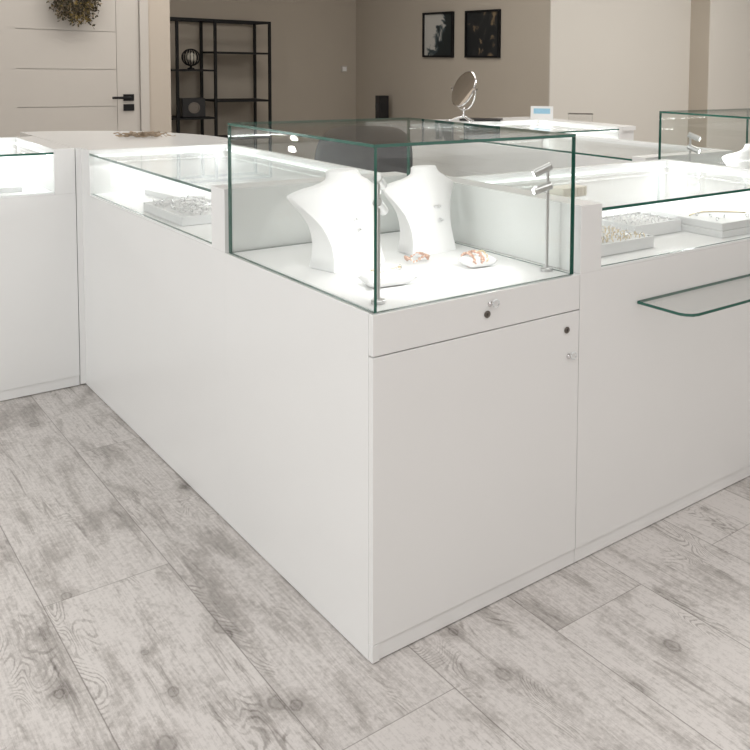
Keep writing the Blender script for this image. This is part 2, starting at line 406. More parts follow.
LEDW = 1.3
def counter(label, axis, a0, a1, d0, d1, pdeep=None, open_front=True, lit_inner=True, backled=True, pil=.075, front_side=-1, pil2=None, leds=('back', 'end1')):
    """low counter with a sunken lit glass-topped case. axis 'y': runs along y, front faces -x (d0 side)
       axis 'x': runs along x, front faces -y (d0 side). a: along range, d: depth range"""
    def D(a_0, a_1, d_0, d_1, z0, z1):
        return (d_0, d_1, a_0, a_1, z0, z1) if axis == 'y' else (a_0, a_1, d_0, d_1, z0, z1)
    off = (d0, a0, 0) if axis == 'y' else (a0, d0, 0)
    root = empty('display_counter', off); tag(root, label, 'display counter')
    B = .003; e = .0001; pil2 = pil if pil2 is None else pil2
    # body front (full height up to deck)
    boxpart('front_panel', D(a0 + e, a1 - e, d0, d0 + .018, .043 if axis == 'x' else B, HD - .0), white, root, off, 0)
    if axis == 'x': boxpart('plinth', D(a0 + e, a1 - e, d0 + .004, d0 + .018, B, .042), white, root, off)
    bm = bmesh.new()
    for q in (D(a0 + e, a1 - e, d1 - .018, d1, B, HD - .0005), D(a0 + pil + e, a1 - pil2 - e, d1 - .018, d1, HD - .0005, H1 - .016)):
        box(bm, q[0] - off[0], q[1] - off[0], q[2] - off[1], q[3] - off[1], q[4], q[5])
    link_mesh('back_panel', bm, white, root)
    boxpart('end_panel', D(a0 + e, a0 + pil, d0, pdeep or d1 - .0185, HD, H1), white, root, off, .0008)
    boxpart('end_panel', D(a1 - pil2, a1 - e, d0, d1 - .0185, HD, H1), white, root, off, .0008)
    boxpart('side_panel', D(a0 + e, a0 + .018, d0 + .0185, d1 - .0185, B, HD - .001), white, root, off, 0)
    boxpart('side_panel', D(a1 - .018, a1 - e, d0 + .0185, d1 - .0185, B, HD - .001), white, root, off, 0)
    boxpart('deck', D(a0 + pil + e, a1 - pil2 - e, d0 + .0005, d1 - .0185, HD, HD + .007), whitein, root, off)
    if not open_front:
        boxpart('upper_front_panel', D(a0 + pil + e, a1 - pil2 - e, d0, d0 + .014, HD + .0075, H1 - .022), white, root, off, 0)
    T = .008; zt = H1 - .012
    pane('glass_top', D(a0 + pil - .004, a1 - pil2 + .004, d0 + .001, d1 - .034, zt - T, zt), root, off)
    boxpart('back_rail', D(a0 + pil + e, a1 - pil2 - e, d1 - .038, d1 - .0185, zt - .03, H1), white, root, off)
    if open_front:
        pane('glass_front', D(a0 + pil - .006, a1 - pil2 + .006, d0 + .004, d0 + .012, HD + .0075, zt - T - .0005), root, off)
    zl = zt - T - .0075
    def strip(a_0, a_1, d_0, d_1, aim, wide):
        st = boxpart('led_strip', D(a_0, a_1, d_0, d_1, zl, zl + .005), led, root, off, 0)
        c0 = D(a_0, a_1, d_0, d_1, zl, zl)
        cx, cy = (c0[0] + c0[1]) / 2 - off[0], (c0[2] + c0[3]) / 2 - off[1]
        l = bpy.data.lights.new('led_light', 'AREA'); l.shape = 'RECTANGLE'
        l.size = max(c0[1] - c0[0], .012); l.size_y = max(c0[3] - c0[2], .012)
        l.energy = LEDW * max(l.size, l.size_y); l.color = (.97, 1, .985)
        lo = bpy.data.objects.new('led_light', l); C.objects.link(lo); lo.parent = root
        v = D(aim[0], aim[0], aim[1], aim[1], 0, 0); v = Vector((v[0], v[2], -1.0))
        lo.location = (cx + .012 * v.x, cy + .012 * v.y, zl - .004)
        ang = math.atan2(abs(v.x) + abs(v.y), 1)
        lo.rotation_euler = (0, -ang if v.x > 0 else ang, 0) if abs(v.x) > 0 else ((ang if v.y > 0 else -ang), 0, 0)
    if 'back' in leds: strip(a0 + pil + .012, a1 - pil2 - .012, d1 - .046, d1 - .040, (0, -1.25), 1)
    if 'end1' in leds: strip(a1 - pil2 - .010, a1 - pil2 - .004, d0 + .02, d1 - .055, (-1.1, 0), 1)
    if 'end0' in leds: strip(a0 + pil + .004, a0 + pil + .010, d0 + .02, d1 - .055, (.8, 0), 1)
    boxpart('inner_back', D(a0 + pil + e, a1 - pil2 - e, d1 - .0365, d1 - .0195, HD + .0075, zt - .031), whitein, root, off, 0)
    if axis == 'y': feet(root, off, d0, d1, a0, a1)
    else: feet(root, off, a0, a1, d0, d1)
    return root
YA = 2.255
counter('long white counter left of the tall corner case, silver chains in its tray', 'y', L1 + .0001, YA + .035, 0, .56, pdeep=W1 - .0005, pil=.097, pil2=.145, leds=('back', 'end1'))
counter('white counter right of the tall corner case, trays of gold rings inside', 'x', W1 + .0001, 1.66, 0, .69, pdeep=.804, pil=.074, pil2=.02, leds=('back', 'end1'))
counter('white counter at the left edge of the picture with a bright empty glass case', 'x', -1.3, -.022, 2.258, 2.96, pil=.05, pil2=.072, leds=('back', 'end1'))
counter('glass-topped counter behind the right counter, its plain grey side facing left', 'y', .75, 2.10, 1.625, 2.2, open_front=False, leds=('end1',))
counter('white counter furthest back, carrying the round mirror and small boxes', 'x', 1.75, 2.86, 2.105, 2.90, pil=.05, pil2=.03, leds=('back', 'end1'))

# rounded corner unit behind the left counter
pts = [(-.018, 2.2910), (.553, 2.2910), (.60, 2.32)]
for k in range(0, 13):
    a = k / 12 * PI / 2
    pts.append((-.04 + .68 * math.cos(a) ** .9 if a < PI / 2 - .01 else -.018, 2.43 + .81 * math.sin(a)))
pts.append((-.018, 3.24))
t = empty('rounded_corner_unit', (0, YA, 0)); tag(t, 'white rounded cabinet behind the left counter, a dried twig garland on its top', 'cabinet')
sh = [(x, y - YA) for x, y in pts]
link_mesh('worktop', prism(sh, .925, H1 - .0005), white, t)
inn = [((x - .25) * .96 + .25, (y - YA - .52) * .94 + .52) for x, y in pts]
link_mesh('body', prism(inn, 0.0, .9245), white, t)
boxpart('filler_strip', (-.0195, -.0001, 2.2585, 2.2905, .006, H1 - .0002), white, t, (0, YA, 0), 0)
# right-hand plain strip and back strip of the far counter
t = empty('corner_worktop_unit', (2.862, 2.105, 0)); tag(t, 'narrow white end cabinet right of the furthest counter, small card and clear box on it', 'cabinet')
link_mesh('worktop', prism([(0, 0.0), (.11, .0), (.16, .92), (.13, 1.08), (0, 1.08)], .925, H1 + .0), white, t)
link_mesh('body', bbox(.005, .105, .01, .88, 0, .9245), white, t, bevel=.002)
t = empty('back_worktop_unit', (1.75, 2.902, 0)); tag(t, 'low white worktop cabinet along the back of the furthest counter, before the taupe wall', 'cabinet')
link_mesh('worktop', bbox(0, 1.11, 0, .28, .925, H1 - .001), white, t, bevel=.002)
link_mesh('body', bbox(.01, 1.10, .004, .27, 0, .9245), white, t, bevel=.002)

# glass ledge on the front of the right counter
zl = .664; t = empty('glass_ledge', (.806, 0, zl)); tag(t, 'small clear glass ledge with green edge fixed to the front of the right counter', 'glass shelf')
ol = [(0, -.0012), (.62, -.0012), (.62, -.19), (.035, -.19), (.018, -.185), (.006, -.172), (0, -.155)]
bm = prism(ol, -.004, .004)
for f in bm.faces:
    f.material_index = 0 if abs(f.normal.z) > .5 else 1
bm.normal_update()
for f in bm.faces: f.material_index = 0 if abs(f.normal.z) > .5 else 1
link_mesh('glass_sheet', bm, [glass, edge], t)
# ---------------------------------------------------------------- contents of the tall corner case
ZD = HD + .0012
def bust_mesh():
    bm = bmesh.new()
    # z, half width, depth of the body, sweep of the edges backwards, shoulder drop at the tips
    ctl = [(0, .074, .100, .012, 0), (.004, .077, .102, .012, 0), (.03, .072, .094, .014, 0), (.06, .070, .082, .018, 0), (.085, .073, .070, .024, 0), (.11, .080, .058, .031, 0),
           (.135, .092, .046, .040, .002), (.155, .104, .037, .048, .004), (.172, .115, .030, .054, .006), (.186, .123, .025, .057, .008), (.193, .122, .024, .056, .009),
           (.198, .110, .025, .048, .006), (.203, .092, .028, .038, .004), (.208, .074, .033, .028, .002), (.214, .059, .040, .018, 0), (.221, .048, .048, .010, 0),
           (.229, .043, .054, .006, 0), (.236, .041, .056, .005, 0), (.240, .037, .050, .006, 0), (.241, .020, .030, .002, 0)]
    S = 22; rows = []
    for z, w_, th, sw, drop in ctl:
        t = z / .24
        yf = -.050 + .042 * t ** 1.3
        nk = max(0, min(1, (z - .203) / .02)); ring = []
        for k in range(S + 1):
            a = -PI / 2 + PI * k / S; s = math.sin(a)
            flat = sw * s * s; rnd_ = th * .5 * (1 - math.cos(a))
            ring.append((w_ * s, yf + flat * (1 - nk) + rnd_ * nk, z - drop * s ** 4))
        for k in range(S + 1):
            a = PI / 2 - PI * k / S; s = math.sin(a)
            flat = sw * s * s + th * (1 - .25 * s * s); rnd_ = th - th * .5 * (1 - math.cos(a)) + .0005
            ring.append((w_ * s * .99, yf + flat * (1 - nk) + rnd_ * nk, z - drop * s ** 4))
        rows.append([bm.verts.new(p) for p in ring])
    n = len(rows[0])
    for A, B in zip(rows, rows[1:]):
        for k in range(n): bm.faces.new((A[k], A[(k + 1) % n], B[(k + 1) % n], B[k]))
    bm.faces.new(rows[0][::-1]); bm.faces.new(rows[-1])
    return bm
def bust(x, y, z, rz, label, sx=1, sy=1, sz=1):
    t = empty('necklace_bust', (x, y, z), rz); tag(t, label, 'necklace bust')
    o = link_mesh('bust_form', bust_mesh(), velvet, t, smooth=True); o.scale = (sx, sy, sz)
    md = o.modifiers.new('edge', 'EDGE_SPLIT'); md.split_angle = 1.0
    return t
def pendant(root_loc, rz, z, label, big=True):
    t = empty('pendant_earring', root_loc, rz); tag(t, label, 'earring')
    bm = bmesh.new(); r = .006
    tube(bm, [(r * math.cos(a), 0, r * math.sin(a)) for a in [k * PI / 8 for k in range(16)]], .0012, 6, closed=True)
    link_mesh('hoop', bm, silver, t, smooth=True)
    bm = bmesh.new(); bmesh.ops.create_icosphere(bm, subdivisions=2, radius=.0032, matrix=Matrix.Translation((.009, 0, 0)))
    if big: bmesh.ops.create_icosphere(bm, subdivisions=2, radius=.0045, matrix=Matrix.Translation((-.009, 0, .001)))
    link_mesh('stone', bm, silver, t, smooth=True)
    return t
def facing(fx, fy): return math.atan2(fx, -fy)   # rotation so that local -Y points along (fx, fy)
r1 = facing(.22, -.97); r2 = facing(.03, -1.0)
bust(.185, .455, ZD, r1, 'white necklace bust seen from its side, left one in the tall corner case', 1.12, 1.25, 1.04)
bust(.444, .482, ZD, r2, 'white necklace bust facing forward with two small earrings, right one in the tall corner case', .95)
def on_bust(bx, by, rz, lx, lz):
    t = lz / .24; s = lx / .08
    ly = -.050 + .042 * t ** 1.3 + .03 * s * s - .0035
    c, s_ = math.cos(rz), math.sin(rz)
    return (bx + lx * c - ly * s_, by + lx * s_ + ly * c, ZD + lz)
pendant(on_bust(.444, .482, r2, .012, .130), r2, 0, 'upper silver earring pinned on the forward-facing necklace bust')
pendant(on_bust(.444, .482, r2, .016, .092), r2, 0, 'lower small silver earring pinned on the forward-facing necklace bust', big=False)
for k, (lx, lz) in enumerate(((-.012, .128), (-.004, .10))):
    o = pendant(on_bust(.185, .445, r1, lx, lz), r1, 0, ('upper' if k == 0 else 'lower') + ' faint silver earring on the side-turned necklace bust', big=False); o.scale = (.7, .7, .7)

def cushion(bm, lx, ly, lz):
    n = 14; top = {}; bot = {}
    for i in range(n + 1):
        for j in range(n + 1):
            u = -1 + 2 * i / n; v = -1 + 2 * j / n
            px = u * lx / 2 * (1 - .10 * (1 - v * v) * abs(u) ** 3 * 0 - .12 * (1 - u * u) * 0) * (1 - .10 * (1 - v * v) * (u * u))
            py = v * ly / 2 * (1 - .12 * (1 - u * u) * (v * v))
            hgt = lz / 2 * ((1 - u ** 4) * (1 - v ** 4)) ** .5
            top[i, j] = bm.verts.new((px, py, lz / 2 + hgt))
            bot[i, j] = top[i, j] if i in (0, n) or j in (0, n) else bm.verts.new((px, py, lz / 2 - hgt))
    for i in range(n):
        for j in range(n):
            bm.faces.new((top[i, j], top[i + 1, j], top[i + 1, j + 1], top[i, j + 1]))
            bm.faces.new((bot[i, j], bot[i, j + 1], bot[i + 1, j + 1], bot[i + 1, j]))
    return bm
def pillow(x, y, rz, lx, ly, lz, label):
    t = link_mesh('jewelry_pillow', cushion(bmesh.new(), lx, ly, lz), velvet, smooth=True)
    t.location = (x, y, ZD + .0005); t.rotation_euler = (0, 0, rz); return tag(t, label, 'display pillow')
def bracelet(x, y, rz, ry, rzr, zc, m, bead, label, n=22, tilt=0):
    t = empty('bracelet', (x, y, ZD + zc), rz); tag(t, label, 'bracelet')
    bm = bmesh.new(); tube(bm, [(0, ry * math.cos(a), rzr * math.sin(a)) for a in [k * 2 * PI / 28 for k in range(28)]], .0011, 6, closed=True)
    link_mesh('chain', bm, m, t, smooth=True)
    bm = bmesh.new(); rnd = random.Random(n)
    for k in range(n):
        a = -.3 + k / n * (PI + .6)
        bmesh.ops.create_icosphere(bm, subdivisions=1, radius=bead * rnd.uniform(.7, 1.15), matrix=Matrix.Translation((rnd.uniform(-.004, .004), (ry + .001) * math.cos(a), (rzr + .001) * math.sin(a))))
    link_mesh('beads', bm, m, t, smooth=True)
    return t
pillow(.155, .205, -.15, .125, .075, .034, 'white pillow with a thin gold bracelet, front one beside the left bust')
bracelet(.125, .212, -.15, .034, .018, .019, gold, .0016, 'thin gold bracelet wrapped on the front white pillow', 20)
t = empty('charm_bead', (.182, .196, ZD + .041)); tag(t, 'round silver charm resting on the front white pillow', 'charm')
bm = bmesh.new(); tube(bm, [(.007 * math.cos(a), 0, .007 * math.sin(a)) for a in [k * PI / 8 for k in range(16)]], .0016, 6, closed=True)
link_mesh('rim', bm, silver, t, smooth=True)
bm = bmesh.new(); bmesh.ops.create_icosphere(bm, subdivisions=2, radius=.004); link_mesh('stone', bm, gold, t, smooth=True)
bm = bmesh.new(); tube(bm, [(-.007, 0, 0), (-.03, .002, -.003), (-.055, .004, -.008)], .0012, 6); link_mesh('chain', bm, gold, t, smooth=True)
pillow(.44, .235, -.12, .085, .07, .030, 'white pillow carrying pink beaded bracelets, right one in the tall corner case')
bracelet(.415, .24, -.12, .033, .017, .018, rose, .004, 'left pink beaded bracelet on the right-hand white pillow', 22)
bracelet(.436, .238, -.05, .034, .019, .019, rose, .0042, 'middle pink beaded bracelet on the right-hand white pillow', 24)
bracelet(.458, .236, -.2, .033, .018, .0185, gold, .0028, 'right pale gold bracelet on the right-hand white pillow', 20)
# loose bead strand between the busts
t = empty('bead_strand', (.34, .37, ZD)); tag(t, 'loose pink and gold bead strand lying between the two necklace busts', 'bracelet')
bm = bmesh.new(); rnd = random.Random(5)
for k in range(26):
    a = k / 26 * 2 * PI
    bmesh.ops.create_icosphere(bm, subdivisions=1, radius=rnd.uniform(.003, .005), matrix=Matrix.Translation((.034 * math.cos(a), .02 * math.sin(a), .006 + .014 * abs(math.sin(a * 1.5)))))
link_mesh('beads', bm, rose, t, smooth=True)
bm = bmesh.new(); bmesh.ops.create_icosphere(bm, subdivisions=2, radius=.006, matrix=Matrix.Translation((-.006, -.012, .022)))
link_mesh('charm', bm, silver, t, smooth=True)

# spot poles in the case
def spot_pole(x, y, top, label, heads, scale=1):
    t = empty('case_spotlight', (x, y, ZD)); tag(t, label, 'spotlight')
    bm = bmesh.new(); lathe(bm, [(.0155, 0), (.0155, .007), (.014, .009)], 24); link_mesh('base', bm, steel, t)
    bm = bmesh.new(); lathe(bm, [(.0045, .009), (.0045, top), (.003, top + .003)], 14); link_mesh('pole', bm, steel, t, smooth=False)
    for (z, az, el) in heads:
        d = Vector((math.cos(az) * math.cos(el), math.sin(az) * math.cos(el), math.sin(el)))
        bm = bmesh.new(); lathe(bm, [(.0085, -.028), (.0108, -.026), (.0108, .022), (.0095, .023)], 20)
        hd = link_mesh('spot_head', bm, steel, t, smooth=False)
        side = Vector((-math.sin(az), math.cos(az), 0)) * .0
        hd.location = Vector((0, 0, z)) + Vector((d.x, d.y, 0)).normalized() * .016
        hd.rotation_euler = d.to_track_quat('Z', 'Y').to_euler()
        bm = bmesh.new(); lathe(bm, [(.007, .0232), (.007, .0242)], 16); link_mesh('spot_lens', bm, lens, hd)
        l = bpy.data.lights.new('spot_bulb', 'SPOT'); l.energy = 1.25; l.spot_size = 2.6; l.spot_blend = .8; l.shadow_soft_size = .012; l.color = (1, .99, .97)
        lo = bpy.data.objects.new('spot_bulb', l); C.objects.link(lo); lo.parent = hd; lo.location = (0, 0, .028); lo.rotation_euler = (PI, 0, 0)
    return t
spot_pole(.054, .072, .278, 'slim steel spotlight pole at the front corner of the tall glass case, heads turned inward', [(.268, .82, -.45), (.212, .70, -.55)])
spot_pole(.5475, .080, .270, 'slim steel spotlight pole at the right end of the tall glass case, heads aimed left', [(.262, 2.60, -.45), (.215, 2.75, -.30)])

# contents of second tall case
bust(1.90, .42, ZD, facing(-.6, -.8), 'white necklace bust faintly seen in the tall glass case at the right edge')
spot_pole(1.74, .62, .27, 'spotlight pole inside the tall glass case at the right edge', [(.262, 5.4, -.4), (.215, 5.2, -.4)])

# ---------------------------------------------------------------- trays and jewelry
ZC = HD + .0072
def tray(x, y, rz, lx, ly, h, label, base=ZC, slots=0):
    t = empty('jewelry_tray', (x, y, base), rz); tag(t, label, 'jewelry tray')
    bm = bmesh.new()
    box(bm, -lx / 2 + .003, lx / 2 - .003, -ly / 2 + .003, ly / 2 - .003, .0015, h * .55)
    for a in ((-lx / 2, -lx / 2 + .006, -ly / 2, ly / 2), (lx / 2 - .006, lx / 2, -ly / 2, ly / 2), (-lx / 2 + .006, lx / 2 - .006, -ly / 2, -ly / 2 + .006), (-lx / 2 + .006, lx / 2 - .006, ly / 2 - .006, ly / 2)):
        box(bm, *a, .001, h)
    link_mesh('tray_body', bm, trayw, t)
    bm = bmesh.new(); n = max(2, int(ly / .03)) if slots == 0 else slots
    wd = (ly - .016) / n
    for k in range(n):
        y0_ = -ly / 2 + .008 + k * wd
        tube(bm, [(-lx / 2 + .008, y0_ + wd / 2, h * .62), (lx / 2 - .008, y0_ + wd / 2, h * .62)], wd * .42, 8)
    link_mesh('ring_roll', bm, velvet, t, smooth=True)
    link_mesh('base_line', bbox(-lx / 2 + .003, lx / 2 - .003, -ly / 2 + .003, ly / 2 - .003, 0, .001), blackpl, t)
    return t
def ring_proto(m, r=.009, big=False):
    t = empty('ring', (0, 0, 0))
    bm = bmesh.new(); tube(bm, [(0, r * math.cos(a), r * math.sin(a)) for a in [k * PI / 8 for k in range(16)]], .0013, 6, closed=True)
    link_mesh('band', bm, m, t, smooth=True)
    bm = bmesh.new(); bmesh.ops.create_icosphere(bm, subdivisions=1, radius=.0042 if big else .003, matrix=Matrix.Translation((0, 0, r + .002)))
    link_mesh('stone', bm, silver, t, smooth=False)
    return t
def fill(proto, t, lx, ly, nx, ny, z, label, group, jit=.003, cat='ring', skip=0):
    rnd = random.Random(nx * 31 + ny); first = True
    Mx = Matrix.Translation(t.location) @ Euler(t.rotation_euler).to_matrix().to_4x4()
    for i in range(nx):
        for j in range(ny):
            if rnd.random() < skip: continue
            p = Mx @ Vector((-lx / 2 + (i + .5) * lx / nx + rnd.uniform(-jit, jit), -ly / 2 + (j + .5) * ly / ny + rnd.uniform(-jit, jit), z))
            o = proto if first else copy_tree(proto); first = False
            o.location = p; o.rotation_euler = (rnd.uniform(-.3, .3), rnd.uniform(-.5, .5), t.rotation_euler.z + rnd.uniform(-.5, .5))
            tag(o, label, cat, group)
# silver jewelry tray in left counter
tl = tray(.135, 1.43, 0, .20, .38, .030, 'white tray of silver jewelry under the glass of the left counter')
def chain_proto(m):
    t = empty('silver_chain', (0, 0, 0)); bm = bmesh.new(); n = 20
    tube(bm, [(.016 * math.cos(a), .022 * math.sin(a), .004 + .005 * math.sin(3 * a)) for a in [k * 2 * PI / n for k in range(n)]], .0019, 5, closed=True)
    link_mesh('links', bm, m, t, smooth=True)
    bm = bmesh.new(); bmesh.ops.create_icosphere(bm, subdivisions=1, radius=.005, matrix=Matrix.Translation((.018, 0, .008))); link_mesh('pendant', bm, m, t)
    return t
fill(chain_proto(silver), tl, .18, .36, 4, 8, .030, 'small silver chain lying in the white tray of the left counter', 'silver chains in the left tray', .006, 'chain')
t = empty('jewelry_tray', (.30, 1.95, ZC), .1); t.location = (.29, 1.88, ZC)
tag(t, 'plain white tray without jewelry at the far end of the left counter', 'jewelry tray')
link_mesh('tray_body', bbox(-.12, .12, -.15, .15, 0, .022), trayw, t, bevel=.003)
tr = tray(.40, 1.18, 0, .14, .34, .03, 'white ring tray at the back of the left counter beside the silver one')
fill(ring_proto(silver), tr, .12, .32, 3, 8, .036, 'small silver ring in the back tray of the left counter', 'silver rings in the left counter', .003)
# right counter trays
ta = tray(.855, .185, 0, .225, .19, .034, 'white tray heaped with small gold and silver rings, nearest the tall corner case')
fill(ring_proto(gold, .0085, True), ta, .20, .165, 8, 6, .034, 'small gold ring in the heaped tray nearest the tall corner case', 'gold rings in the heaped tray', .005)
tb = tray(1.118, .305, 0, .215, .19, .040, 'white tray of rings in the middle of the right counter')
fill(ring_proto(silver, .008), tb, .19, .16, 6, 4, .038, 'small silver ring in the middle tray of the right counter', 'silver rings in the middle tray', .004)
tc_ = tray(.86, .43, 0, .25, .16, .040, 'white ring tray behind the heaped tray in the right counter')
fill(ring_proto(silver, .008), tc_, .22, .13, 4, 2, .038, 'small silver ring in the tray behind the heaped tray', 'silver rings in the back tray', .004, skip=.2)
t = empty('tray_box', (1.365, .15, ZC)); tag(t, 'white two-layered display box under a gold chain at the right of the counter', 'display box')
link_mesh('lower_box', bbox(-.13, .13, -.10, .10, 0, .022), trayw, t, bevel=.002)
link_mesh('upper_box', bbox(-.128, .128, -.098, .098, .0225, .046), trayw, t, bevel=.002)
t = link_mesh('gold_necklace', tube(bmesh.new(), [(-.10 + .20 * k / 16, .055 - .00 * k + .035 * math.sin(k / 16 * PI) - .075 * (k / 16) ** 2, .0) for k in range(17)], .0022, 6), gold, smooth=True)
t.location = (1.365, .155, ZC + .0485); tag(t, 'gold chain necklace lying curved across the white two-layered box', 'necklace')
er = ring_proto(silver, .005); first = True
for k, (ex, ey) in enumerate(((1.27, .10), (1.29, .20), (1.33, .12), (1.30, .15), (1.40, .08))):
    o = er if first else copy_tree(er); first = False; o.location = (ex, ey, ZC + .052); o.rotation_euler = (1.2, .2, k)
    tag(o, 'tiny silver earring stud on top of the white two-layered box', 'earring', 'studs on the white box')
t = empty('tray_box', (1.45, .42, ZC)); tag(t, 'plain white display box at the back of the right counter', 'display box')
link_mesh('lower_box', bbox(-.12, .12, -.10, .10, 0, .03), trayw, t, bevel=.002)
# cream box on the glass by the end panel
t = empty('cream_box', (.735, .215, H1 - .012), .1); tag(t, 'low cream ribbed box on the glass beside the end of the tall case', 'box')
bm = bmesh.new(); box(bm, -.05, .05, -.03, .03, 0, .027)
for k in range(7): box(bm, -.048 + k * .0145, -.040 + k * .0145, -.032, -.03, .002, .025)
link_mesh('box_body', bm, cream, t)
bm = bmesh.new(); tube(bm, [(.05 + .010 * math.sin(a), 0, .0125 + .010 * math.cos(a)) for a in [k * PI / 8 for k in range(9)]], .0016, 6); link_mesh('pull_ring', bm, clearpl, t, smooth=True)
# left cabinet contents
t = empty('acrylic_divider', (-.12, 2.6, ZC)); tag(t, 'thin upright clear acrylic divider in the glass case at the left edge', 'divider')
link_mesh('sheet', bbox(-.0015, .0015, -.12, .12, 0, .12), glass_thin, t)
t = empty('jewelry_tray', (-.32, 2.45, ZC)); tag(t, 'plain white tray in the bright glass case at the left edge', 'jewelry tray')
link_mesh('tray_body', bbox(-.14, .14, -.09, .09, 0, .02), trayw, t, bevel=.002)

# ---------------------------------------------------------------- things on the worktops
def branch():
    t = empty('dried_twig_garland', (.345, 2.66, H1), -.28); tag(t, 'brown dried twig garland lying on the white rounded cabinet top', 'twig decoration')
    rnd = random.Random(11); bm = bmesh.new(); bl = bmesh.new()
    for s in range(26):
        x = rnd.uniform(-.12, .05); y = rnd.uniform(-.05, .05); a = rnd.uniform(-.5, .5); pts = []
        for k in range(6):
            pts.append((x, y,   .004 + .018 * rnd.random())); x += .016 * math.cos(a); y += .016 * math.sin(a); a += rnd.uniform(-.5, .5)
        tube(bm, pts, [.003 * (1 - .12 * k) for k in range(6)], 5)
        for k in range(1, 6):
            if rnd.random() < .7:
                px, py, pz = pts[k]; b = rnd.uniform(0, 6.3)
                e = Vector((math.cos(b), math.sin(b), .2)) * rnd.uniform(.008, .018); q = Vector((-e.y, e.x, .3 * e.x)) * .35; P = Vector((px, py, pz))
                vs = [bl.verts.new(v) for v in (P, P + e * .5 + q, P + e, P + e * .5 - q)]; bl.faces.new(vs)
                vs2 = [bl.verts.new(v + Vector((0, 0, .0012))) for v in (P, P + e * .5 + q, P + e, P + e * .5 - q)]; bl.faces.new(vs2[::-1])
    link_mesh('twigs', bm, twig, t); link_mesh('leaves', bl, twig, t)
branch()

def table_mirror():
    t = empty('table_mirror', (2.235, 2.86, H1 + .0005), 0); tag(t, 'round tilting chrome table mirror standing on the furthest counter', 'mirror')
    hz = .205
    # swivel: disc normal
    nrm = Vector((-.93, .04, .37)).normalized()
    q = nrm.to_track_quat('Z', 'Y')
    bm = bmesh.new(); lathe(bm, [(.110, -.006), (.116, -.003), (.116, .003), (.112, .005)], 48)
    fr = link_mesh('mirror_frame', bm, chrome, t); fr.location = (0, 0, hz); fr.rotation_euler = q.to_euler()
    bm = bmesh.new(); lathe(bm, [(.1105, .0052), (.1105, .0065)], 48); link_mesh('mirror_glass', bm, mirrorm, fr)
    ax = Vector((0, 0, 1)).cross(nrm).normalized()
    pts = []
    for k in range(25):
        a = PI + k / 24 * PI
        pts.append(ax * (.128 * math.cos(a)) + Vector((0, 0, hz + .128 * math.sin(a))))
    bm = bmesh.new(); tube(bm, pts, .0045, 8); link_mesh('yoke', bm, chrome, t, smooth=True)
    for s in (-1, 1):
        bm = bmesh.new(); tube(bm, [ax * (s * .114) + Vector((0, 0, hz)), ax * (s * .14) + Vector((0, 0, hz))], .008, 10); link_mesh('pivot_knob', bm, chrome, t)
    bm = bmesh.new(); lathe(bm, [(.010, .028), (.013, .04), (.006, .055), (.006, .08), (.009, .09)], 16); link_mesh('stem', bm, chrome, t, smooth=True)
    for k in range(3):
        a = .35 + k * 2 * PI / 3
        bm = bmesh.new(); tube(bm, [(0, 0, .036), (.03 * math.cos(a), .03 * math.sin(a), .030), (.075 * math.cos(a), .075 * math.sin(a), .013), (.105 * math.cos(a), .105 * math.sin(a), .006)], [.008, .007, .005, .006], 8)
        link_mesh('leg', bm, chrome, t, smooth=True)
table_mirror()
t = empty('black_tray_mat', (2.45, 2.97, H1), -.75); tag(t, 'flat black pad lying beside the foot of the table mirror', 'pad')
link_mesh('pad', bbox(-.13, .13, -.08, .08, 0, .012), blackpl, t, bevel=.003)
t = empty('price_card_stand', (2.91, 2.92, H1 + .0005), -.72); tag(t, 'small clear stand holding a pale blue card on the far right cabinet', 'card stand')
link_mesh('stand', bbox(-.075, .075, -.006, .0, 0, .085), whitein, t, bevel=.001)
link_mesh('card', bbox(-.055, .055, -.0068, -.0062, .035, .07), bluescr, t)
link_mesh('foot_plate', bbox(-.075, .075, .0, .04, 0, .004), glass_thin, t)
t = empty('clear_box', (3.03, 2.56, H1 + .0005), -.72); t.location = (2.985, 2.62, H1 + .0005); tag(t, 'small clear plastic box with a dark rim behind the card stand', 'box')
bm = bmesh.new()
for a in ((-.08, .08, -.04, -.037), (-.08, .08, .037, .04), (-.08, -.077, -.037, .037), (.077, .08, -.037, .037)): box(bm, *a, 0, .045)
link_mesh('walls', bm, glass_thin, t)
bm = bmesh.new()
for a in ((-.082, .082, -.042, -.036), (-.082, .082, .036, .042), (-.082, -.076, -.036, .036), (.076, .082, -.036, .036)): box(bm, *a, .0455, .05)
link_mesh('rim', bm, lockm, t)

# ---------------------------------------------------------------- shelf rack and its objects
def shelf_rack():
    x0, x1, y0, y1, zt = 1.30, 2.614, 6.5, 6.86, 1.668; off = (x0, y0, 0)
    t = empty('shelf_rack', off); tag(t, 'tall black metal shelf rack standing against the taupe back wall', 'shelf rack')
    s = .022; xm = 2.116
    for px_, yy in ((x0, y0), (x0, y1), (xm, y0), (xm, y1), (x1, y0), (x1, y1), (1.79, y0)):
        boxpart('post', (px_ - s, px_, yy - (s if yy == y1 else 0), yy + (0 if yy == y1 else s), 0, zt - s), black, t, off, 0)
    for yy in (y0, y1 - s): boxpart('top_rail', (x0 - s, x1, yy, yy + s, zt - s, zt), black, t, off, 0)
    for px_ in (x0, xm, x1): boxpart('top_crossbar', (px_ - s, px_, y0 + s, y1 - s, zt - s, zt), black, t, off, 0)
    for z in (.12, .45, .775, 1.20): boxpart('shelf', (x0, xm - s, y0 + .001, y1 - .001, z, z + .016), black, t, off, 0)
    for z in (.20, .58, .925, 1.362): boxpart('shelf', (xm, x1 - s, y0 + .001, y1 - .001, z, z + .018), black, t, off, 0)
shelf_rack()
t = empty('globe_lamp', (1.925, 6.60, 1.2165)); tag(t, 'small round black wire lamp with a pale face on the upper left rack shelf', 'lamp')
t.scale = (.85, .85, .85)
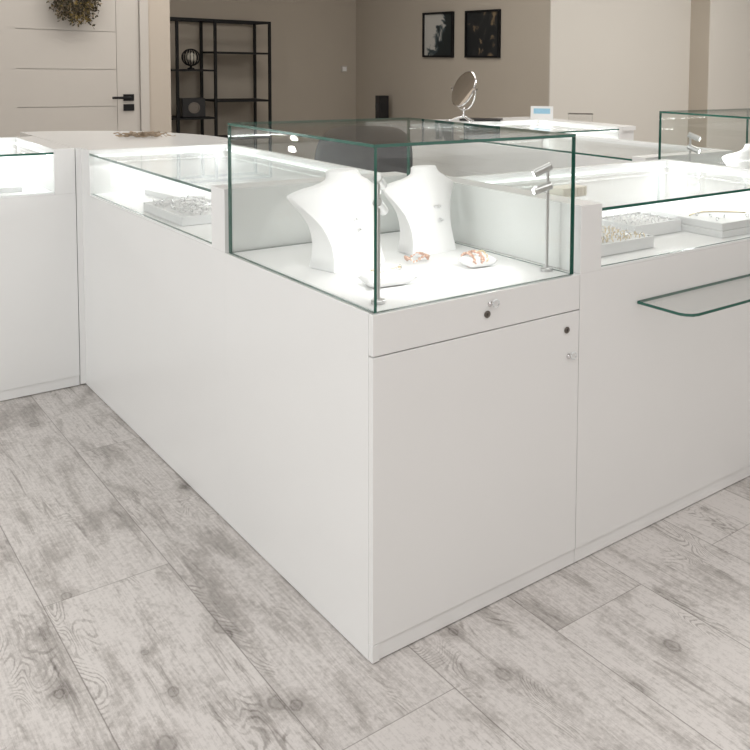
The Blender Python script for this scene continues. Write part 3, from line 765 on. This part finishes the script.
bm = bmesh.new(); lathe(bm, [(.035, 0), (.035, .012), (.012, .02), (.012, .04)], 20); link_mesh('base', bm, black, t)
bm = bmesh.new()
for k in range(8):
    a = k * PI / 8
    tube(bm, [(.088 * math.sin(b) * math.cos(a), .088 * math.sin(b) * math.sin(a), .125 + .088 * math.cos(b)) for b in [m_ * PI / 12 for m_ in range(24)]], .0045, 5, closed=True)
link_mesh('wire_cage', bm, black, t)
bm = bmesh.new(); bmesh.ops.create_uvsphere(bm, u_segments=20, v_segments=12, radius=.052, matrix=Matrix.Translation((0, 0, .125))); link_mesh('globe', bm, cream, t, smooth=True)
t = empty('dark_speaker_box', (1.93, 6.62, .7915)); tag(t, 'dark square box with a round emblem on the lower left rack shelf', 'box')
link_mesh('casing', bbox(-.10, .10, -.07, .07, 0, .17), blackpl, t, bevel=.006)
bm = bmesh.new(); lathe(bm, [(.05, 0), (.05, .004), (.042, .004), (.038, .001)], 24); o = link_mesh('round_emblem', bm, lockm, t); o.rotation_euler = (PI / 2, 0, 0); o.location = (0, -.0705, .085)

# pictures
def picture(y0, y1, z0, z1, m, label):
    t = empty('framed_picture', (3.699, (y0 + y1) / 2, (z0 + z1) / 2)); tag(t, label, 'picture')
    hy, hz = (y1 - y0) / 2, (z1 - z0) / 2; f = .018
    bm = bmesh.new()
    for a in ((-hy, hy, hz - f, hz), (-hy, hy, -hz, -hz + f), (-hy, -hy + f, -hz + f, hz - f), (hy - f, hy, -hz + f, hz - f)): box(bm, -.025, 0, a[0], a[1], a[2], a[3])
    link_mesh('frame', bm, black, t)
    link_mesh('print', bbox(-.010, -.002, -hy + f, hy - f, -hz + f, hz - f), m, t)
picture(5.10, 5.592, 1.365, 1.780, art1, 'black framed ink-cloud print with a pale left side, left of the two wall pictures')
picture(4.412, 4.907, 1.365, 1.776, art2, 'black framed dark print with golden smoke, right of the two wall pictures')
# floor speaker
t = empty('tower_speaker', (3.58, 6.16, 0)); tag(t, 'slim black tower speaker standing before the taupe wall left of the pictures', 'speaker')
link_mesh('cabinet', bbox(-.05, .05, -.045, .045, .02, .985), blackpl, t, bevel=.004)
link_mesh('foot_plate', bbox(-.10, .10, -.10, .10, 0, .0195), black, t)
for z in (.88, .74, .55):
    bm = bmesh.new(); lathe(bm, [(.036, 0), (.036, .004), (.03, .002), (.012, .003)], 20); o = link_mesh('driver', bm, chairfab, t); o.rotation_euler = (0, -PI / 2, 0); o.location = (-.0505, 0, z)

# dried wreath on the door
def wreath():
    t = empty('dried_wreath', (.628, 4.985, 1.715)); t.scale = (.86, 1, 1); tag(t, 'dried green and brown wreath hanging on the pale door', 'wreath')
    rnd = random.Random(4); st = bmesh.new(); lf = bmesh.new(); fl = bmesh.new()
    tube(st, [(.115 * math.cos(a), -.02, .135 * math.sin(a)) for a in [k * 2 * PI / 30 for k in range(30)]], .009, 6, closed=True)
    def leaf(bm, P, d, L_, w_):
        d = d.normalized(); q = d.cross(Vector((rnd.uniform(-1, 1), rnd.uniform(-1, 1), rnd.uniform(-1, 1)))).normalized()
        n = d.cross(q) * .002
        a = [bm.verts.new(v) for v in (P, P + d * L_ * .5 + q * w_, P + d * L_, P + d * L_ * .5 - q * w_)]
        b = bm.verts.new(P + d * L_ * .5 + n + Vector((0, 0, .001)));
        c = bm.verts.new(P + d * L_ * .5 - n)
        for i in range(4):
            bm.faces.new((a[i], a[(i + 1) % 4], b)); bm.faces.new((a[(i + 1) % 4], a[i], c))
    for k in range(330):
        a = rnd.uniform(0, 2 * PI); q_ = rnd.uniform(.15, 1.08); P = Vector((.125 * q_ * math.cos(a), -.035 + rnd.uniform(-.03, .01), .15 * q_ * math.sin(a)))
        d = Vector((math.cos(a) + rnd.uniform(-.9, .9), rnd.uniform(-.9, .02), math.sin(a) + rnd.uniform(-.9, .9))).normalized()
        ln = rnd.uniform(.03, .085); pts = [P, P + d * ln * .5 + Vector((0, 0, -.004)), P + d * ln + Vector((0, 0, -.012))]
        if pts[-1].y > -.01: pts[-1].y = -.01
        tube(st, pts, .0016, 4)
        for m_ in range(5):
            Q = pts[0].lerp(pts[-1], rnd.uniform(.3, 1)); dd = Vector((rnd.uniform(-1, 1), rnd.uniform(-.7, .0), rnd.uniform(-1, 1)))
            leaf(lf if rnd.random() < .85 else fl, Q, dd, rnd.uniform(.016, .034), rnd.uniform(.004, .009))
    for k in range(26):
        P = Vector((rnd.uniform(-.03, .11), -.07, rnd.uniform(-.19, -.05)))
        for m_ in range(6): leaf(fl, P, Vector((rnd.uniform(-1, 1), rnd.uniform(-.6, .1), rnd.uniform(-1, 1))), .014, .005)
    link_mesh('twigs', st, twig, t, recalc=False); link_mesh('leaves', lf, leafd, t, recalc=False); link_mesh('dry_flowers', fl, leafy, t, recalc=False)
wreath()

# office chair inside the counters
def office_chair():
    t = empty('office_chair', (1.04, 2.0, 0), -.75); tag(t, 'dark grey office chair inside the counters, seen through the tall glass case', 'chair')
    def shell(w_, h_, curve, thick):
        bm = bmesh.new(); n = 16; fr = []; bk = []
        for i in range(n + 1):
            for j in range(n + 1):
                u = -1 + 2 * i / n; v = -1 + 2 * j / n
                r = (abs(u) ** 4 + abs(v) ** 4) ** .25; m_ = max(abs(u), abs(v)); k = m_ / r if r > 0 else 1
                x = u * k * w_ / 2; z = v * k * h_ / 2; y = -curve * (u * u) - .02 * math.cos(v * 2.2)
                e = thick / 2 * max(.15, 1 - m_ ** 6)
                fr.append(bm.verts.new((x, y - e, z))); bk.append(bm.verts.new((x, y + e, z)))
        N1 = n + 1
        for i in range(n):
            for j in range(n):
                a, b, c, d = i * N1 + j, (i + 1) * N1 + j, (i + 1) * N1 + j + 1, i * N1 + j + 1
                bm.faces.new((fr[a], fr[b], fr[c], fr[d])); bm.faces.new((bk[d], bk[c], bk[b], bk[a]))
        rim = [k * N1 for k in range(n + 1)] + [n * N1 + k for k in range(1, n + 1)] + [k * N1 + n for k in range(n - 1, -1, -1)] + [k for k in range(n - 1, 0, -1)]
        for k in range(len(rim)):
            a, b = rim[k], rim[(k + 1) % len(rim)]
            bm.faces.new((fr[a], fr[b], bk[b], bk[a]))
        return bm
    o = link_mesh('backrest', shell(.46, .50, .06, .05), chairfab, t, smooth=True); o.location = (0, .22, .755); o.rotation_euler = (-.10, 0, 0)
    o = link_mesh('seat', shell(.48, .46, .02, .07), chairfab, t, smooth=True); o.location = (0, 0, .46); o.rotation_euler = (-PI / 2, 0, 0)
    bm = bmesh.new(); tube(bm, [(0, .10, .42), (0, .27, .44), (0, .27, .56), (0, .255, .68)], .018, 8); link_mesh('back_support', bm, blackpl, t)
    for s in (-1, 1):
        bm = bmesh.new(); tube(bm, [(s * .20, .0, .42), (s * .27, .0, .43), (s * .28, .0, .62)], .014, 8); a = link_mesh('armrest', bm, blackpl, t)
        link_mesh('arm_pad', bbox(s * .28 - .03, s * .28 + .03, -.12, .12, .62, .645), blackpl, a, bevel=.008)
    bm = bmesh.new(); lathe(bm, [(.025, .09), (.025, .40), (.08, .405), (.08, .425)], 16); link_mesh('gas_column', bm, blackpl, t)
    for k in range(5):
        a = k * 2 * PI / 5; c, s_ = math.cos(a), math.sin(a)
        bm = bmesh.new(); tube(bm, [(0, 0, .11), (.15 * c, .15 * s_, .095), (.27 * c, .27 * s_, .07)], [.025, .02, .015], 8); lg = link_mesh('leg', bm, blackpl, t)
        bm = bmesh.new(); tube(bm, [(.27 * c - .02 * s_, .27 * s_ + .02 * c, .028), (.27 * c + .02 * s_, .27 * s_ - .02 * c, .028)], .027, 14); link_mesh('caster', bm, blackpl, lg)
office_chair()
